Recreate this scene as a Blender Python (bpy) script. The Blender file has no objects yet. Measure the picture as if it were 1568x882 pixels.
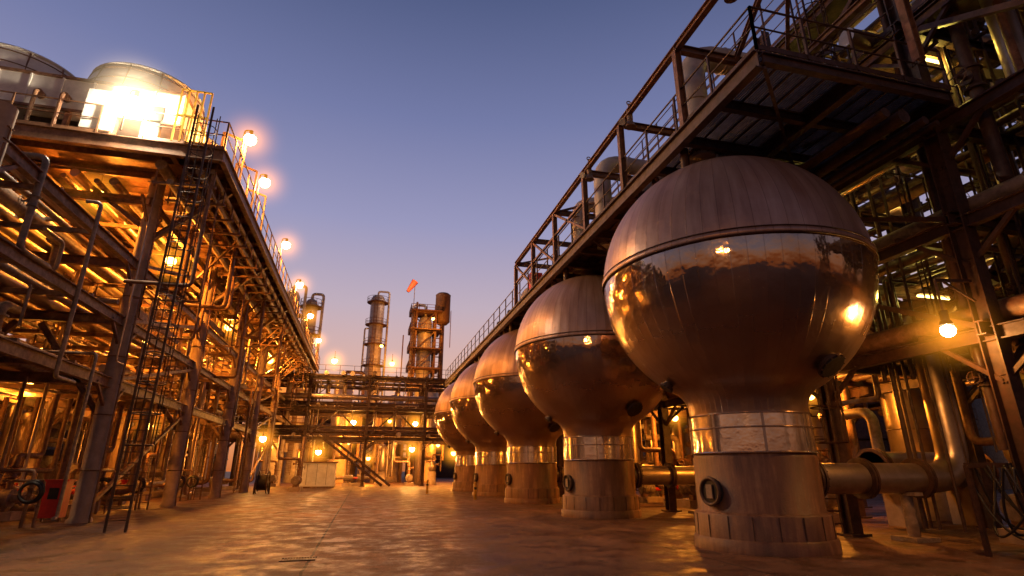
import bpy, math, random
from mathutils import Vector, Matrix
R=random.Random(7)
scene=bpy.context.scene
V=Vector
# ------------------------------------------------------------ materials
def newmat(name):
    m=bpy.data.materials.new(name); m.use_nodes=True
    nt=m.node_tree
    return m,nt,nt.nodes['Principled BSDF']
def N(nt,t,**k):
    n=nt.nodes.new(t)
    for a,b in k.items(): setattr(n,a,b)
    return n
def math_(nt,op,a,b=None,c=None):
    n=N(nt,'ShaderNodeMath',operation=op)
    for i,x in enumerate((a,b,c)):
        if x is None: continue
        if isinstance(x,(int,float)): n.inputs[i].default_value=x
        else: nt.links.new(x,n.inputs[i])
    return n.outputs[0]
def noise(nt,co,scale,detail=4,rough=.6,mapscale=None):
    n=N(nt,'ShaderNodeTexNoise'); n.inputs['Scale'].default_value=scale
    n.inputs['Detail'].default_value=detail; n.inputs['Roughness'].default_value=rough
    if mapscale:
        mp=N(nt,'ShaderNodeMapping'); mp.inputs['Scale'].default_value=mapscale
        nt.links.new(co,mp.inputs[0]); co=mp.outputs[0]
    nt.links.new(co,n.inputs['Vector'])
    return n.outputs['Fac']
def ramp(nt,fac,stops):
    n=N(nt,'ShaderNodeValToRGB'); e=n.color_ramp.elements
    while len(e)<len(stops): e.new(.5)
    for i,(p,c) in enumerate(stops):
        e[i].position=p
        e[i].color=(c,c,c,1) if isinstance(c,(int,float)) else (*c,1)
    nt.links.new(fac,n.inputs[0]); return n.outputs[0]
def mixc(nt,f,a,b,mode='MIX'):
    n=N(nt,'ShaderNodeMix',data_type='RGBA',blend_type=mode)
    for s,x in ((0,f),(6,a),(7,b)):
        if isinstance(x,(int,float)): n.inputs[s].default_value=x
        elif isinstance(x,tuple): n.inputs[s].default_value=(*x,1)
        else: nt.links.new(x,n.inputs[s])
    return n.outputs[2]
def bump(nt,b,h,strength=.3,dist=.02):
    n=N(nt,'ShaderNodeBump'); n.inputs['Strength'].default_value=strength; n.inputs['Distance'].default_value=dist
    nt.links.new(h,n.inputs['Height']); nt.links.new(n.outputs[0],b.inputs['Normal'])
def objco(nt): return N(nt,'ShaderNodeTexCoord').outputs['Object']

def weathered(name,c1,c2,c3,metal=0.,r0=.4,r1=.75,scale=.8,dirt=.8):
    m,nt,b=newmat(name); co=objco(nt)
    n1=noise(nt,co,scale,4,.65); n2=noise(nt,co,scale*7,3,.7)
    col=ramp(nt,n1,[(.34,c1),(.52,c2),(.66,c3)])
    col=mixc(nt,ramp(nt,n2,[(.35,0.),(.68,dirt)]),col,tuple(x*.3 for x in c2))
    nt.links.new(col,b.inputs['Base Color'])
    nt.links.new(ramp(nt,n2,[(.3,r0),(.7,r1)]),b.inputs['Roughness'])
    b.inputs['Metallic'].default_value=metal
    return m
STEEL=weathered('painted_steel',(.20,.10,.05),(.26,.135,.07),(.12,.045,.02),0,.4,.7)
STEELD=weathered('rusty_dark_steel',(.055,.025,.015),(.085,.038,.022),(.04,.016,.009),0,.4,.7)
CONC=weathered('fireproof_concrete',(.34,.25,.18),(.40,.30,.22),(.26,.17,.12),0,.6,.85,.5,.35)
PAINT=weathered('grey_pipe_paint',(.26,.19,.14),(.32,.24,.18),(.17,.10,.065),0,.35,.6)
WHITE=weathered('white_cladding',(.70,.68,.66),(.78,.76,.73),(.6,.56,.51),0,.4,.6,.25,.4)
RED=weathered('red_paint',(.6,.03,.02),(.65,.035,.025),(.5,.03,.02),0,.3,.5,.8,.3)
SOCK=weathered('orange_windsock_fabric',(.9,.13,.03),(.9,.15,.04),(.85,.12,.03),0,.7,.9,.8,.2)
YEL=weathered('yellow_paint',(.6,.35,.04),(.65,.4,.05),(.4,.22,.04),0,.35,.5)
DARK=weathered('dark_rubber',(.02,.016,.014),(.03,.024,.02),(.015,.012,.01),0,.4,.6)
TOWERM=weathered('tower_cladding',(.5,.45,.42),(.6,.55,.5),(.4,.33,.28),.2,.4,.6,.3,.5)
def alu(name,base,r0,r1,metal=.85,bmp=False):
    m,nt,b=newmat(name); co=objco(nt)
    n1=noise(nt,co,1.3,4,.65)
    col=ramp(nt,n1,[(.3,tuple(x*.6 for x in base)),(.6,base)])
    nt.links.new(col,b.inputs['Base Color'])
    nt.links.new(ramp(nt,n1,[(.3,r1),(.65,r0)]),b.inputs['Roughness'])
    b.inputs['Metallic'].default_value=metal
    if bmp: bump(nt,b,math_(nt,'ADD',n1,math_(nt,'MULTIPLY',noise(nt,co,9,3,.6),.15)),.5,.03)
    return m
ALU=alu('aluminium_jacketing',(.48,.38,.30),.30,.50)
ALUB=alu('polished_band',(.84,.73,.63),.10,.22,.88,True)
def sphere_mat():
    m,nt,b=newmat('gored_metal_cladding'); co=objco(nt)
    sp=N(nt,'ShaderNodeSeparateXYZ'); nt.links.new(co,sp.inputs[0])
    x,y,z=sp.outputs
    ang=math_(nt,'MULTIPLY',math_(nt,'ARCTAN2',y,x),60/(2*math.pi))
    up=math_(nt,'GREATER_THAN',z,0.0)
    ang=math_(nt,'ADD',ang,math_(nt,'MULTIPLY',up,.4))
    fr=math_(nt,'FRACT',ang); fl=math_(nt,'FLOOR',ang)
    oi=N(nt,'ShaderNodeObjectInfo')
    wn=N(nt,'ShaderNodeTexWhiteNoise',noise_dimensions='2D')
    cb=N(nt,'ShaderNodeCombineXYZ'); nt.links.new(fl,cb.inputs[0])
    nt.links.new(math_(nt,'ADD',up,math_(nt,'MULTIPLY',oi.outputs['Random'],37.)),cb.inputs[1])
    nt.links.new(cb.outputs[0],wn.inputs['Vector']); rnd=wn.outputs['Value']
    d=math_(nt,'ABSOLUTE',math_(nt,'SUBTRACT',fr,.5))
    seam=math_(nt,'GREATER_THAN',d,.475)
    cs=N(nt,'ShaderNodeCombineXYZ'); nt.links.new(math_(nt,'MULTIPLY',ang,.9),cs.inputs[0]); nt.links.new(math_(nt,'MULTIPLY',z,.35),cs.inputs[1])
    nt.links.new(math_(nt,'MULTIPLY',oi.outputs['Random'],9.),cs.inputs[2])
    streak=noise(nt,cs.outputs[0],1.2,5,.6)
    blot=noise(nt,co,.7,5,.6)
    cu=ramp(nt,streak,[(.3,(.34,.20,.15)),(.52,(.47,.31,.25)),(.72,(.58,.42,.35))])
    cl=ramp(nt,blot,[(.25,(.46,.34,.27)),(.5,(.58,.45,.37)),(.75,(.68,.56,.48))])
    # directly below the belt the jacket is bright, further down its colour turns darker and browner
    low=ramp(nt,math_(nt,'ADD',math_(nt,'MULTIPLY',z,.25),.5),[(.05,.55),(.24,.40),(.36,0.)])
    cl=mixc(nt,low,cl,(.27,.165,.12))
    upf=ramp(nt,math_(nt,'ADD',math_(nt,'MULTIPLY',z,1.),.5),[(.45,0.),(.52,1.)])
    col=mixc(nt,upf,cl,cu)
    amp=math_(nt,'ADD',.07,math_(nt,'MULTIPLY',upf,.12))
    tone=math_(nt,'SUBTRACT',1.,math_(nt,'MULTIPLY',rnd,amp))
    tn=N(nt,'ShaderNodeCombineColor')
    for i in range(3): nt.links.new(tone,tn.inputs[i])
    col=mixc(nt,1.,col,tn.outputs[0],'MULTIPLY')
    col=mixc(nt,math_(nt,'MULTIPLY',seam,math_(nt,'ADD',.20,math_(nt,'MULTIPLY',upf,.3))),col,(.14,.08,.06))
    nt.links.new(col,b.inputs['Base Color'])
    rl=math_(nt,'ADD',math_(nt,'MULTIPLY',blot,.08),.03)
    belt=ramp(nt,math_(nt,'ADD',math_(nt,'MULTIPLY',z,.25),.5),[(.0,.22),(.12,.17),(.26,.12),(.36,0.)])
    rl=math_(nt,'ADD',rl,belt)
    ru=math_(nt,'ADD',math_(nt,'MULTIPLY',streak,.2),.28)
    rr=N(nt,'ShaderNodeMix'); nt.links.new(upf,rr.inputs[0]); nt.links.new(rl,rr.inputs[2]); nt.links.new(ru,rr.inputs[3])
    rg=math_(nt,'ADD',rr.outputs[0],math_(nt,'MULTIPLY',rnd,.04))
    nt.links.new(rg,b.inputs['Roughness'])
    nt.links.new(math_(nt,'SUBTRACT',.94,math_(nt,'MULTIPLY',upf,.44)),b.inputs['Metallic'])
    w1=noise(nt,co,1.1,2,.5); w2=noise(nt,co,3.4,2,.5)
    curve=math_(nt,'MULTIPLY',math_(nt,'MULTIPLY',d,d),math_(nt,'ADD',.08,math_(nt,'MULTIPLY',rnd,.35)))
    h=math_(nt,'ADD',math_(nt,'ADD',math_(nt,'MULTIPLY',w1,1.5),math_(nt,'MULTIPLY',w2,.45)),math_(nt,'ADD',math_(nt,'MULTIPLY',seam,.06),curve))
    bump(nt,b,h,.52,.052)
    return m
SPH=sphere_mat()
def ped_mat():
    m,nt,b=newmat('stained_concrete'); co=objco(nt)
    n1=noise(nt,co,1.2,6,.7); st=noise(nt,co,1.,5,.65,(3.,3.,.35)); f=noise(nt,co,22,3,.6)
    c=ramp(nt,st,[(.36,(.07,.028,.013)),(.5,(.19,.085,.042)),(.64,(.34,.185,.095))])
    c=mixc(nt,ramp(nt,n1,[(.4,.6),(.6,.0)]),c,(.11,.048,.025))
    nt.links.new(c,b.inputs['Base Color'])
    nt.links.new(ramp(nt,st,[(.3,.4),(.7,.75)]),b.inputs['Roughness'])
    bump(nt,b,math_(nt,'ADD',n1,math_(nt,'MULTIPLY',f,.4)),.6,.02)
    return m
PED=ped_mat()
def ground_mat():
    m,nt,b=newmat('concrete_paving'); co=objco(nt)
    sp=N(nt,'ShaderNodeSeparateXYZ'); nt.links.new(co,sp.inputs[0]); x,y,z=sp.outputs
    wob=math_(nt,'MULTIPLY',math_(nt,'SUBTRACT',noise(nt,co,2.5,4,.6),.5),.10)
    def joint(c,off,per,w):
        u=math_(nt,'FRACT',math_(nt,'ADD',math_(nt,'DIVIDE',math_(nt,'ADD',math_(nt,'ADD',c,wob),off),per),.5))
        return math_(nt,'LESS_THAN',math_(nt,'ABSOLUTE',math_(nt,'SUBTRACT',u,.5)),w/per)
    j=math_(nt,'MAXIMUM',joint(x,.845,7.4,.026),joint(y,-3.6,11.,.020))
    n1=noise(nt,co,.30,8,.68); n2=noise(nt,co,1.3,8,.72); n3=noise(nt,co,30,3,.65); n4=noise(nt,co,5.5,5,.7)
    st=noise(nt,co,.4,7,.68,(1.6,.6,1)); big=noise(nt,co,.12,4,.55)
    c=ramp(nt,n1,[(.38,(.075,.031,.017)),(.5,(.145,.066,.037)),(.62,(.22,.105,.06))])
    c=mixc(nt,ramp(nt,n2,[(.42,.8),(.54,0.)]),c,(.05,.021,.012))
    c=mixc(nt,ramp(nt,st,[(.52,0.),(.62,.55)]),c,(.31,.155,.09))
    c=mixc(nt,ramp(nt,noise(nt,co,.6,8,.78),[(.56,0.),(.62,.8)]),c,(.03,.013,.008))
    c=mixc(nt,ramp(nt,n4,[(.50,0.),(.64,.5)]),c,(.05,.022,.013))
    c=mixc(nt,ramp(nt,big,[(.45,.0),(.6,.45)]),c,(.05,.022,.013))
    c=mixc(nt,ramp(nt,n3,[(.45,0.),(.62,.55)]),c,(.05,.023,.014))
    c=mixc(nt,math_(nt,'MULTIPLY',j,.9),c,(.012,.006,.004))
    nt.links.new(c,b.inputs['Base Color'])
    nt.links.new(ramp(nt,n2,[(.40,.40),(.56,.78)]),b.inputs['Roughness'])
    b.inputs['Specular IOR Level'].default_value=.4
    h=math_(nt,'SUBTRACT',math_(nt,'ADD',math_(nt,'ADD',math_(nt,'MULTIPLY',n2,.3),math_(nt,'MULTIPLY',n4,.3)),math_(nt,'MULTIPLY',n3,.6)),j)
    bump(nt,b,h,.6,.014)
    return m
GROUND=ground_mat()
def emit(name,c,s):
    m=bpy.data.materials.new(name); m.use_nodes=True; nt=m.node_tree; nt.nodes.clear()
    e=N(nt,'ShaderNodeEmission'); e.inputs[0].default_value=(*c,1); e.inputs[1].default_value=s
    o=N(nt,'ShaderNodeOutputMaterial'); nt.links.new(e.outputs[0],o.inputs[0])
    m.cycles.emission_sampling='NONE'; return m
SOD=(1.,.30,.025); SODW=(1.,.38,.06)
E_SOD=emit('sodium_bulb',(1.,.55,.10),16); E_WARM=emit('warm_bulb',(1.,.75,.40),40); E_TUBE=emit('yellow_tube',(1.,.72,.18),9)
def glow_volume(name,c,k,p=3.):  # self-emitting volume that imitates glare, fading outward from the lamp
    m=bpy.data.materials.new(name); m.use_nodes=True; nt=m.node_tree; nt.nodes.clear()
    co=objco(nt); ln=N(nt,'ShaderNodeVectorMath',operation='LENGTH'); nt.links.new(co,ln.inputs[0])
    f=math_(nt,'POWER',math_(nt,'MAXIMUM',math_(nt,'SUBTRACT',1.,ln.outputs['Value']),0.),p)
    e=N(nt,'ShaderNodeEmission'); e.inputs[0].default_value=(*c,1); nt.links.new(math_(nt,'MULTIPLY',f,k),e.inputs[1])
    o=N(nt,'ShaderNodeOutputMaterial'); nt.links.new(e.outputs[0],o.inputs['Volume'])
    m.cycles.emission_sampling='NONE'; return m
GLOW=glow_volume('lamp_glow_halo',(1.,.34,.02),2.3,4.2); GLOW_W=glow_volume('flood_glow_halo',(1.,.72,.40),4.,3.8)

# ------------------------------------------------------------ mesh builder
class MB:
    def __init__(s,name,mats,origin=(0,0,0)):
        s.n=name; s.mats=mats; s.v=[]; s.f=[]; s.mi=[]; s.sm=[]; s.m=0; s.o=V(origin)
    def add(s,vs,fs,smooth=False):
        b=len(s.v); s.v.extend(vs)
        for f in fs:
            s.f.append([i+b for i in f]); s.mi.append(s.m); s.sm.append(smooth)
    def box(s,a,b):
        x0,y0,z0=a; x1,y1,z1=b
        vs=[(x0,y0,z0),(x1,y0,z0),(x1,y1,z0),(x0,y1,z0),(x0,y0,z1),(x1,y0,z1),(x1,y1,z1),(x0,y1,z1)]
        s.add(vs,[(0,3,2,1),(4,5,6,7),(0,1,5,4),(1,2,6,5),(2,3,7,6),(3,0,4,7)])
    def frame(s,a,b,up=None):
        d=(b-a).normalized(); u=V(up) if up else (V((0,0,1)) if abs(d.z)<.95 else V((0,1,0)))
        x=d.cross(u).normalized(); y=x.cross(d).normalized(); return d,x,y
    def bar(s,a,b,w,h=None,up=None,off=(0,0)):
        h=h or w; a=V(a); b=V(b)
        if (b-a).length<1e-4: return
        d,x,y=s.frame(a,b,up); vs=[]
        for p in (a,b):
            for i,j in ((-1,-1),(1,-1),(1,1),(-1,1)):
                vs.append(tuple(p+x*(i*w/2+off[0])+y*(j*h/2+off[1])))
        s.add(vs,[(0,1,2,3),(7,6,5,4),(0,4,5,1),(1,5,6,2),(2,6,7,3),(3,7,4,0)])
    def ib(s,a,b,h,w,t=.025,up=None):
        s.bar(a,b,t,h-2*t,up); s.bar(a,b,w,t,up,(0,h/2-t/2)); s.bar(a,b,w,t,up,(0,-h/2+t/2))
    def cyl(s,a,b,r,n=10,r2=None,caps=True):
        a=V(a); b=V(b); r2=r if r2 is None else r2
        if (b-a).length<1e-5: return
        d,x,y=s.frame(a,b); vs=[]
        for p,q in ((a,r),(b,r2)):
            for i in range(n):
                t=2*math.pi*i/n; vs.append(tuple(p+x*(q*math.cos(t))+y*(q*math.sin(t))))
        s.add(vs,[(i,(i+1)%n,n+(i+1)%n,n+i) for i in range(n)],n>5)
        if caps:
            s.add(vs[:n],[list(range(n))[::-1]]); s.add(vs[n:],[list(range(n))])
    def lathe(s,c,prof,n=24,smooth=True,axis=None):
        c=V(c)
        if axis is None: x,y,d=V((1,0,0)),V((0,1,0)),V((0,0,1))
        else:
            d=V(axis).normalized(); u=V((0,0,1)) if abs(d.z)<.95 else V((0,1,0)); x=u.cross(d).normalized(); y=d.cross(x)
        vs=[]
        for r,z in prof:
            for i in range(n):
                t=2*math.pi*i/n; vs.append(tuple(c+x*(r*math.cos(t))+y*(r*math.sin(t))+d*z))
        fs=[]
        for k in range(len(prof)-1):
            for i in range(n):
                j=(i+1)%n; fs.append((k*n+i,k*n+j,(k+1)*n+j,(k+1)*n+i))
        s.add(vs,fs,smooth)
    def torus(s,c,axis,Rr,r,n=20,k=6):
        prof=[(Rr+r*math.cos(2*math.pi*i/k),r*math.sin(2*math.pi*i/k)) for i in range(k+1)]
        s.lathe(c,prof,n,True,axis)
    def dome(s,c,r,up=1,n=20,flat=.5):
        s.lathe(c,[(r*math.cos(t*math.pi/12),up*r*flat*math.sin(t*math.pi/12)) for t in range(0,7)],n)
    def pipe(s,pts,r,n=10,er=None,flanges=True):
        pts=[V(p) for p in pts]; er=er or r*2.4; path=[pts[0]]
        for i in range(1,len(pts)-1):
            p=pts[i]; a=(pts[i-1]-p); b=(pts[i+1]-p); e=min(er,a.length*.49,b.length*.49)
            a.normalize(); b.normalize(); p0=p+a*e; p1=p+b*e
            K=6 if r>.12 else 3
            for k in range(K+1):
                t=k/K; path.append(p0*(1-t)**2+p*2*t*(1-t)+p1*t*t)
        path.append(pts[-1]); vs=[]; x=None; m=len(path)
        for i,p in enumerate(path):
            d=(path[min(i+1,m-1)]-path[max(i-1,0)]).normalized()
            if x is None:
                u=V((0,0,1)) if abs(d.z)<.95 else V((0,1,0)); x=d.cross(u).normalized()
            x=(x-d*x.dot(d)).normalized(); y=d.cross(x)
            for k in range(n):
                t=2*math.pi*k/n; vs.append(tuple(p+x*(r*math.cos(t))+y*(r*math.sin(t))))
        fs=[(i*n+k,i*n+(k+1)%n,(i+1)*n+(k+1)%n,(i+1)*n+k) for i in range(m-1) for k in range(n)]
        s.add(vs,fs,True); s.add(vs[:n],[list(range(n))]); s.add(vs[-n:],[list(range(n))])
    def rail(s,a,b,h=1.1,step=1.5,r=.024,toe=True):
        a=V(a); b=V(b); L=(b-a).length; k=max(1,round(L/step)); z=V((0,0,1))
        for i in range(k+1):
            p=a.lerp(b,i/k); s.bar(p,p+z*h,r*2,r*2)
        s.cyl(a+z*h,b+z*h,r,6,caps=False); s.cyl(a+z*h*.52,b+z*h*.52,r*.8,6,caps=False)
        if toe: s.bar(a+z*.07,b+z*.07,.012,.13)
    def ladder(s,x,y,z0,z1,dx=1,dy=0,w=.5,cage=True):
        px,py=-dy*w/2,dx*w/2
        for q in (-1,1): s.bar((x+px*q,y+py*q,z0),(x+px*q,y+py*q,z1+1),.07,.03)
        z=z0+.3
        while z<z1: s.cyl((x-px,y-py,z),(x+px,y+py,z),.016,5,caps=False); z+=.3
        if cage:
            z=z0+2.3; c=V((x+dx*.38,y+dy*.38,0))
            while z<z1+1: s.torus((c.x,c.y,z),(0,0,1),.38,.02,10,4); z+=.9
            for k in range(5):
                t=math.atan2(dy,dx)+(k-2)*.6; s.bar((c.x+.38*math.cos(t),c.y+.38*math.sin(t),z0+2.3),(c.x+.38*math.cos(t),c.y+.38*math.sin(t),z1+1),.035,.01)
    def valve(s,p,r,axis=(0,1,0),wheel=(0,0,1)):
        p=V(p); a=V(axis); w=V(wheel)
        for q in (-1,1):
            s.cyl(p+a*q*r*1.9,p+a*q*r*1.6,r*1.6,12); s.cyl(p+a*q*r*1.6,p,r*1.25,12,r2=r*.7)
        s.cyl(p,p+w*r*3.4,r*.35,8); s.cyl(p+w*r*1.2,p+w*r*1.5,r*1.1,10)
        s.torus(p+w*r*3.4,w,r*1.5,r*.13,12,4)
        u=V((1,0,0)) if abs(w.x)<.5 else V((0,0,1)); v=w.cross(u)
        for t in (u,v): s.bar(p+w*r*3.4-t*r*1.5,p+w*r*3.4+t*r*1.5,r*.15)
    def build(s,parent=None):
        me=bpy.data.meshes.new(s.n); o=s.o
        me.from_pydata([(v[0]-o.x,v[1]-o.y,v[2]-o.z) for v in s.v],[],s.f)
        for m in s.mats: me.materials.append(m)
        me.polygons.foreach_set('material_index',s.mi); me.polygons.foreach_set('use_smooth',s.sm); me.update()
        ob=bpy.data.objects.new(s.n,me); ob.location=o; scene.collection.objects.link(ob)
        if parent: ob.parent=parent; ob.location=o-parent.location
        return ob
def empty(name,loc=(0,0,0)):
    e=bpy.data.objects.new(name,None); e.location=loc; e.empty_display_size=.5; scene.collection.objects.link(e); return e
def point(p,power,col=SOD,r=.15,parent=None):
    l=bpy.data.lights.new('bulb_light','POINT'); l.energy=power; l.color=col; l.shadow_soft_size=r
    o=bpy.data.objects.new('bulb_light',l); o.location=p; scene.collection.objects.link(o)
    if parent: o.parent=parent; o.location=V(p)-parent.location
    return o

# ------------------------------------------------------------ ground
g=MB('ground',[GROUND]); g.add([(-400,-120,0),(400,-120,0),(400,900,0),(-400,900,0)],[(0,1,2,3)]); g.build()
d=MB('drain_grate',[STEELD]); 
gx,gy=-1.05,12.0
d.box((gx-.32,gy-.2,.004),(gx+.32,gy-.16,.02)); d.box((gx-.32,gy+.16,.004),(gx+.32,gy+.2,.02))
for i in range(13): d.box((gx-.32+i*.05,gy-.159,.004),(gx-.30+i*.05,gy+.159,.018))
d.build()

# ------------------------------------------------------------ spheres
SX=8.7; SY0=11.3; SP=8.95; SR=3.18; SZ=6.15
def make_sphere():
    s=MB('spherical_tank',[SPH,ALUB,PED,ALU,DARK,STEELD,PAINT],(SX,SY0,SZ)); c=(SX,SY0,SZ)
    prof=[(SR*math.cos(math.radians(a)),SR*math.sin(math.radians(a))) for a in [89.9]+list(range(86,-60,-3))]
    prof+=[(1.55,-2.765),(1.45,-2.87),(1.37,-2.98),(1.32,-3.1),(1.30,-3.34)]
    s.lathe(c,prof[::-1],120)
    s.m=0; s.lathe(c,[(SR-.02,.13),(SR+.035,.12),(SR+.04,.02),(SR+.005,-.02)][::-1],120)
    s.m=5
    for z in (.13,-.01): s.torus((SX,SY0,SZ+z),(0,0,1),math.sqrt(SR*SR-z*z)+.03,.02,96,6)
    s.m=1; s.lathe(c,[(1.325,-3.34),(1.33,-4.2)][::-1],64)
    for z in (-3.36,-3.66,-4.18): s.torus((SX,SY0,SZ+z),(0,0,1),1.335,.022,64,6)
    s.m=3
    for k in range(8):
        t=k*math.pi/4+.35; x,y=SX+1.337*math.cos(t),SY0+1.337*math.sin(t)
        s.bar((x,y,SZ-3.37),(x,y,SZ-4.17),.05,.012,up=(math.cos(t),math.sin(t),0))
    b_=-SZ
    s.m=2; s.lathe(c,[(1.29,-4.2),(1.33,-4.3),(1.32,b_+.77),(1.38,b_+.74),(1.42,b_+.70),(1.43,b_)][::-1],40,True)
    s.m=5
    for k in range(18):
        t=k*math.pi/9+.1; x,y=SX+1.425*math.cos(t),SY0+1.425*math.sin(t)
        s.bar((x,y,.26),(x,y,.70),.018,.014,up=(math.cos(t),math.sin(t),0))
    s.m=2
    s.lathe(c,[(1.42,b_+.26),(1.47,b_+.22),(1.48,b_)][::-1],40,True)
    for n_,r_ in ((V((.19,-.63,-.75)),.24),(V((-.57,.1,-.815)),.12)):
        n_.normalize(); p=V(c)+n_*(SR-.05)
        s.m=5; s.cyl(p,p+n_*.15,r_,24); s.cyl(p+n_*.12,p+n_*.17,r_*1.3,24)
        s.m=4; s.cyl(p+n_*.17,p+n_*.20,r_*1.15,24)
        s.m=5
        for k in range(12):
            u=n_.orthogonal().normalized(); v=n_.cross(u); t=k*math.pi/6
            q=p+(u*math.cos(t)+v*math.sin(t))*r_*1.22; s.cyl(q+n_*.17,q+n_*.20,.018,6)
    nn=V((-.985,-.17,0)).normalized()
    p=V((SX,SY0,1.17))+nn*1.27
    s.m=4; s.cyl(p,p+nn*.12,.28,28); s.m=5; s.torus(p+nn*.13,nn,.27,.04,28,8)
    s.m=6; s.bar(p+nn*.15+V((0,0,-.14)),p+nn*.15+V((0,0,.14)),.17,.03,up=tuple(nn))
    s.m=3; s.pipe([(SX+1.2,SY0,1.42),(SX+6.0,SY0,1.42),(SX+6.0,SY0,5.2)] ,.35,24)
    s.m=5
    for x in (1.42,1.52,2.9,2.98,4.6,4.68): s.cyl((SX+x,SY0,1.42),(SX+x+.06,SY0,1.42),.47,24)
    for k in range(16):
        t=k*math.pi/8; s.cyl((SX+1.38,SY0+.42*math.cos(t),1.42+.42*math.sin(t)),(SX+1.64,SY0+.42*math.cos(t),1.42+.42*math.sin(t)),.022,6)
    s.m=6; s.cyl((SX+4.2,SY0,0.1),(SX+4.2,SY0,1.1),.13,14); s.box((SX+3.85,SY0-.35,.004),(SX+4.55,SY0+.35,.1))
    s.bar((SX+4.2,SY0-.35,1.06),(SX+4.2,SY0+.35,1.06),.25,.08)
    s.m=5
    for dx,dy in ((-1.3,-.6),(-1.3,.9),(1.3,-.6),(1.3,.9)):
        zz=math.sqrt(SR*SR-dx*dx-dy*dy); s.cyl((SX+dx,SY0+dy,SZ+zz-.05),(SX+dx,SY0+dy,9.5),.11,12)
    s.m=3
    s.cyl((SX,SY0,SZ+SR-.05),(SX,SY0,9.9),.36,24)
    return s.build()
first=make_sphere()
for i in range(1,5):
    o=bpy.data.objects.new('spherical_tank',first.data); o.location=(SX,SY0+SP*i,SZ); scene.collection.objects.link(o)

# ------------------------------------------------------------ service platform above the spheres
P=MB('service_platform',[STEELD,STEEL,TOWERM,RED,DARK,PAINT])
PX0=7.1; PX1=12.2; PY0=7.4; PY1=53; PZ=9.75
P.ib((PX0,PY0,PZ-.22),(PX0,PY1,PZ-.22),.42,.2); P.ib((PX1,PY0,PZ-.22),(PX1,PY1,PZ-.22),.42,.2)
P.ib((9.6,PY0,PZ-.22),(9.6,PY1,PZ-.22),.36,.18)
y=PY0
while y<PY1: P.ib((PX0+.1,y,PZ-.2),(PX1-.1,y,PZ-.2),.26,.14); y+=1.49
x=PX0+.3
while x<PX1: P.bar((x,PY0,PZ-.03),(x,PY1,PZ-.03),.05,.05); x+=.42
x=PX0
while x<PX1: P.bar((x,PY0,PZ),(x,PY0+6,PZ),.016,.045); x+=.06
P.box((PX0-.1,PY0+6,PZ),(PX1,PY1,PZ+.03))
for k in range(10):
    yy=PY0+k*4.47
    P.bar((PX0+.1,yy,PZ-.42),(PX1-.1,yy+4.47,PZ-.42),.07,.07)
P.rail((PX0,PY0,PZ+.03),(PX0,PY1,PZ+.03),1.1,1.5,.026); P.rail((PX0,PY0,PZ+.03),(PX1,PY0,PZ+.03),1.1,1.3,.026)
P.rail((PX0+2.9,26,PZ+.03),(PX0+2.9,PY1,PZ+.03))
P.m=1; TZ=12.15
P.ib((PX0,6.0,TZ),(PX0,26.4,TZ),.2,.16); P.ib((10.6,6.0,TZ),(10.6,26.4,TZ),.2,.16)
ys=[10.1,13.5,16.6,20.0,23.2,26.4]
for yy in [6.8]+ys:
    if yy>7: P.ib((PX0,yy,PZ),(PX0,yy,TZ-.1),.18,.16,up=(1,0,0))
    P.ib((10.6,yy,PZ),(10.6,yy,TZ-.1),.18,.16,up=(1,0,0)); P.ib((PX0-.05,yy,TZ+.02),(10.7,yy,TZ+.02),.22,.16)
for a,b in zip(ys[2:],ys[3:]):
    P.bar((PX0,a,PZ+.1),(PX0,b,TZ-.1),.09,.09); P.bar((10.6,a,TZ-.1),(10.6,b,PZ+.1),.09,.09)
P.bar((PX0,23.2,TZ-.1),(PX0,20,PZ+.1),.08,.08)
P.bar((PX0,26.4,PZ+1.3),(PX0,16.6,PZ+1.3),.09,.09)
P.bar((PX0,26.4,TZ),(10.6,23.2,TZ),.08,.08); P.bar((PX0,20,TZ),(10.6,16.6,TZ),.08,.08)
P.bar((PX0,6.0,TZ),(10.6,10.1,TZ),.09,.09)
P.ib((PX0,6.0,TZ+.1),(10.6,6.0,TZ+.1),.2,.16); P.ib((8.9,6,TZ),(8.9,6.0,16),.2,.16,up=(1,0,0)); P.ib((8.9,10.1,TZ),(8.9,6.,15.5),.14,.12)
P.bar((PX0,8.,TZ),(10.6,8.,TZ+2.2),.12,.12)
P.m=5
for yy in (7.9,12.9,16.2):
    P.cyl((PX0+.05,yy,TZ+.35),(PX0+.05,yy,TZ-.1),.04,8); P.cyl((PX0+.05,yy,TZ+.1),(PX0+.05,yy,TZ-.25),.09,12); P.cyl((PX0+.05,yy,TZ-.25),(PX0+.05,yy,TZ-.5),.07,12,r2=.17)
    P.torus((PX0+.05,yy,TZ+.38),(0,1,0),.07,.02,12,5)
    P.cyl((PX0-.1,yy,TZ-.35),(PX0-.28,yy-.1,TZ-.42),.05,10,r2=.12)
def riser(x,yy,top,r,xe=13.5):
    P.m=2
    P.pipe([(x,yy,PZ-.1),(x,yy,top),(xe,yy,top)],r,24,r*2.6)
    P.cyl((x,yy,PZ+.03),(x,yy,PZ+.12),r*1.45,24)
    for zz in (PZ+.9,PZ+1.7): P.torus((x,yy,zz),(0,0,1),r+.012,.018,24,5)
    P.torus((x+r*3,yy,top),(1,0,0),r+.012,.02,24,5)
    for k in range(3): P.torus((x+1.2+k,yy,top),(1,0,0),r+.01,.015,24,5)
riser(8.3,SY0-.1,13.2,.36); riser(8.3,17.6,13.4,.34,9.9+3); riser(8.3,SY0+SP,12.9,.34); riser(8.5,SY0+2*SP+.3,11.85,.34); riser(8.6,SY0+3*SP,11.4,.28)
P.m=1
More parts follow.
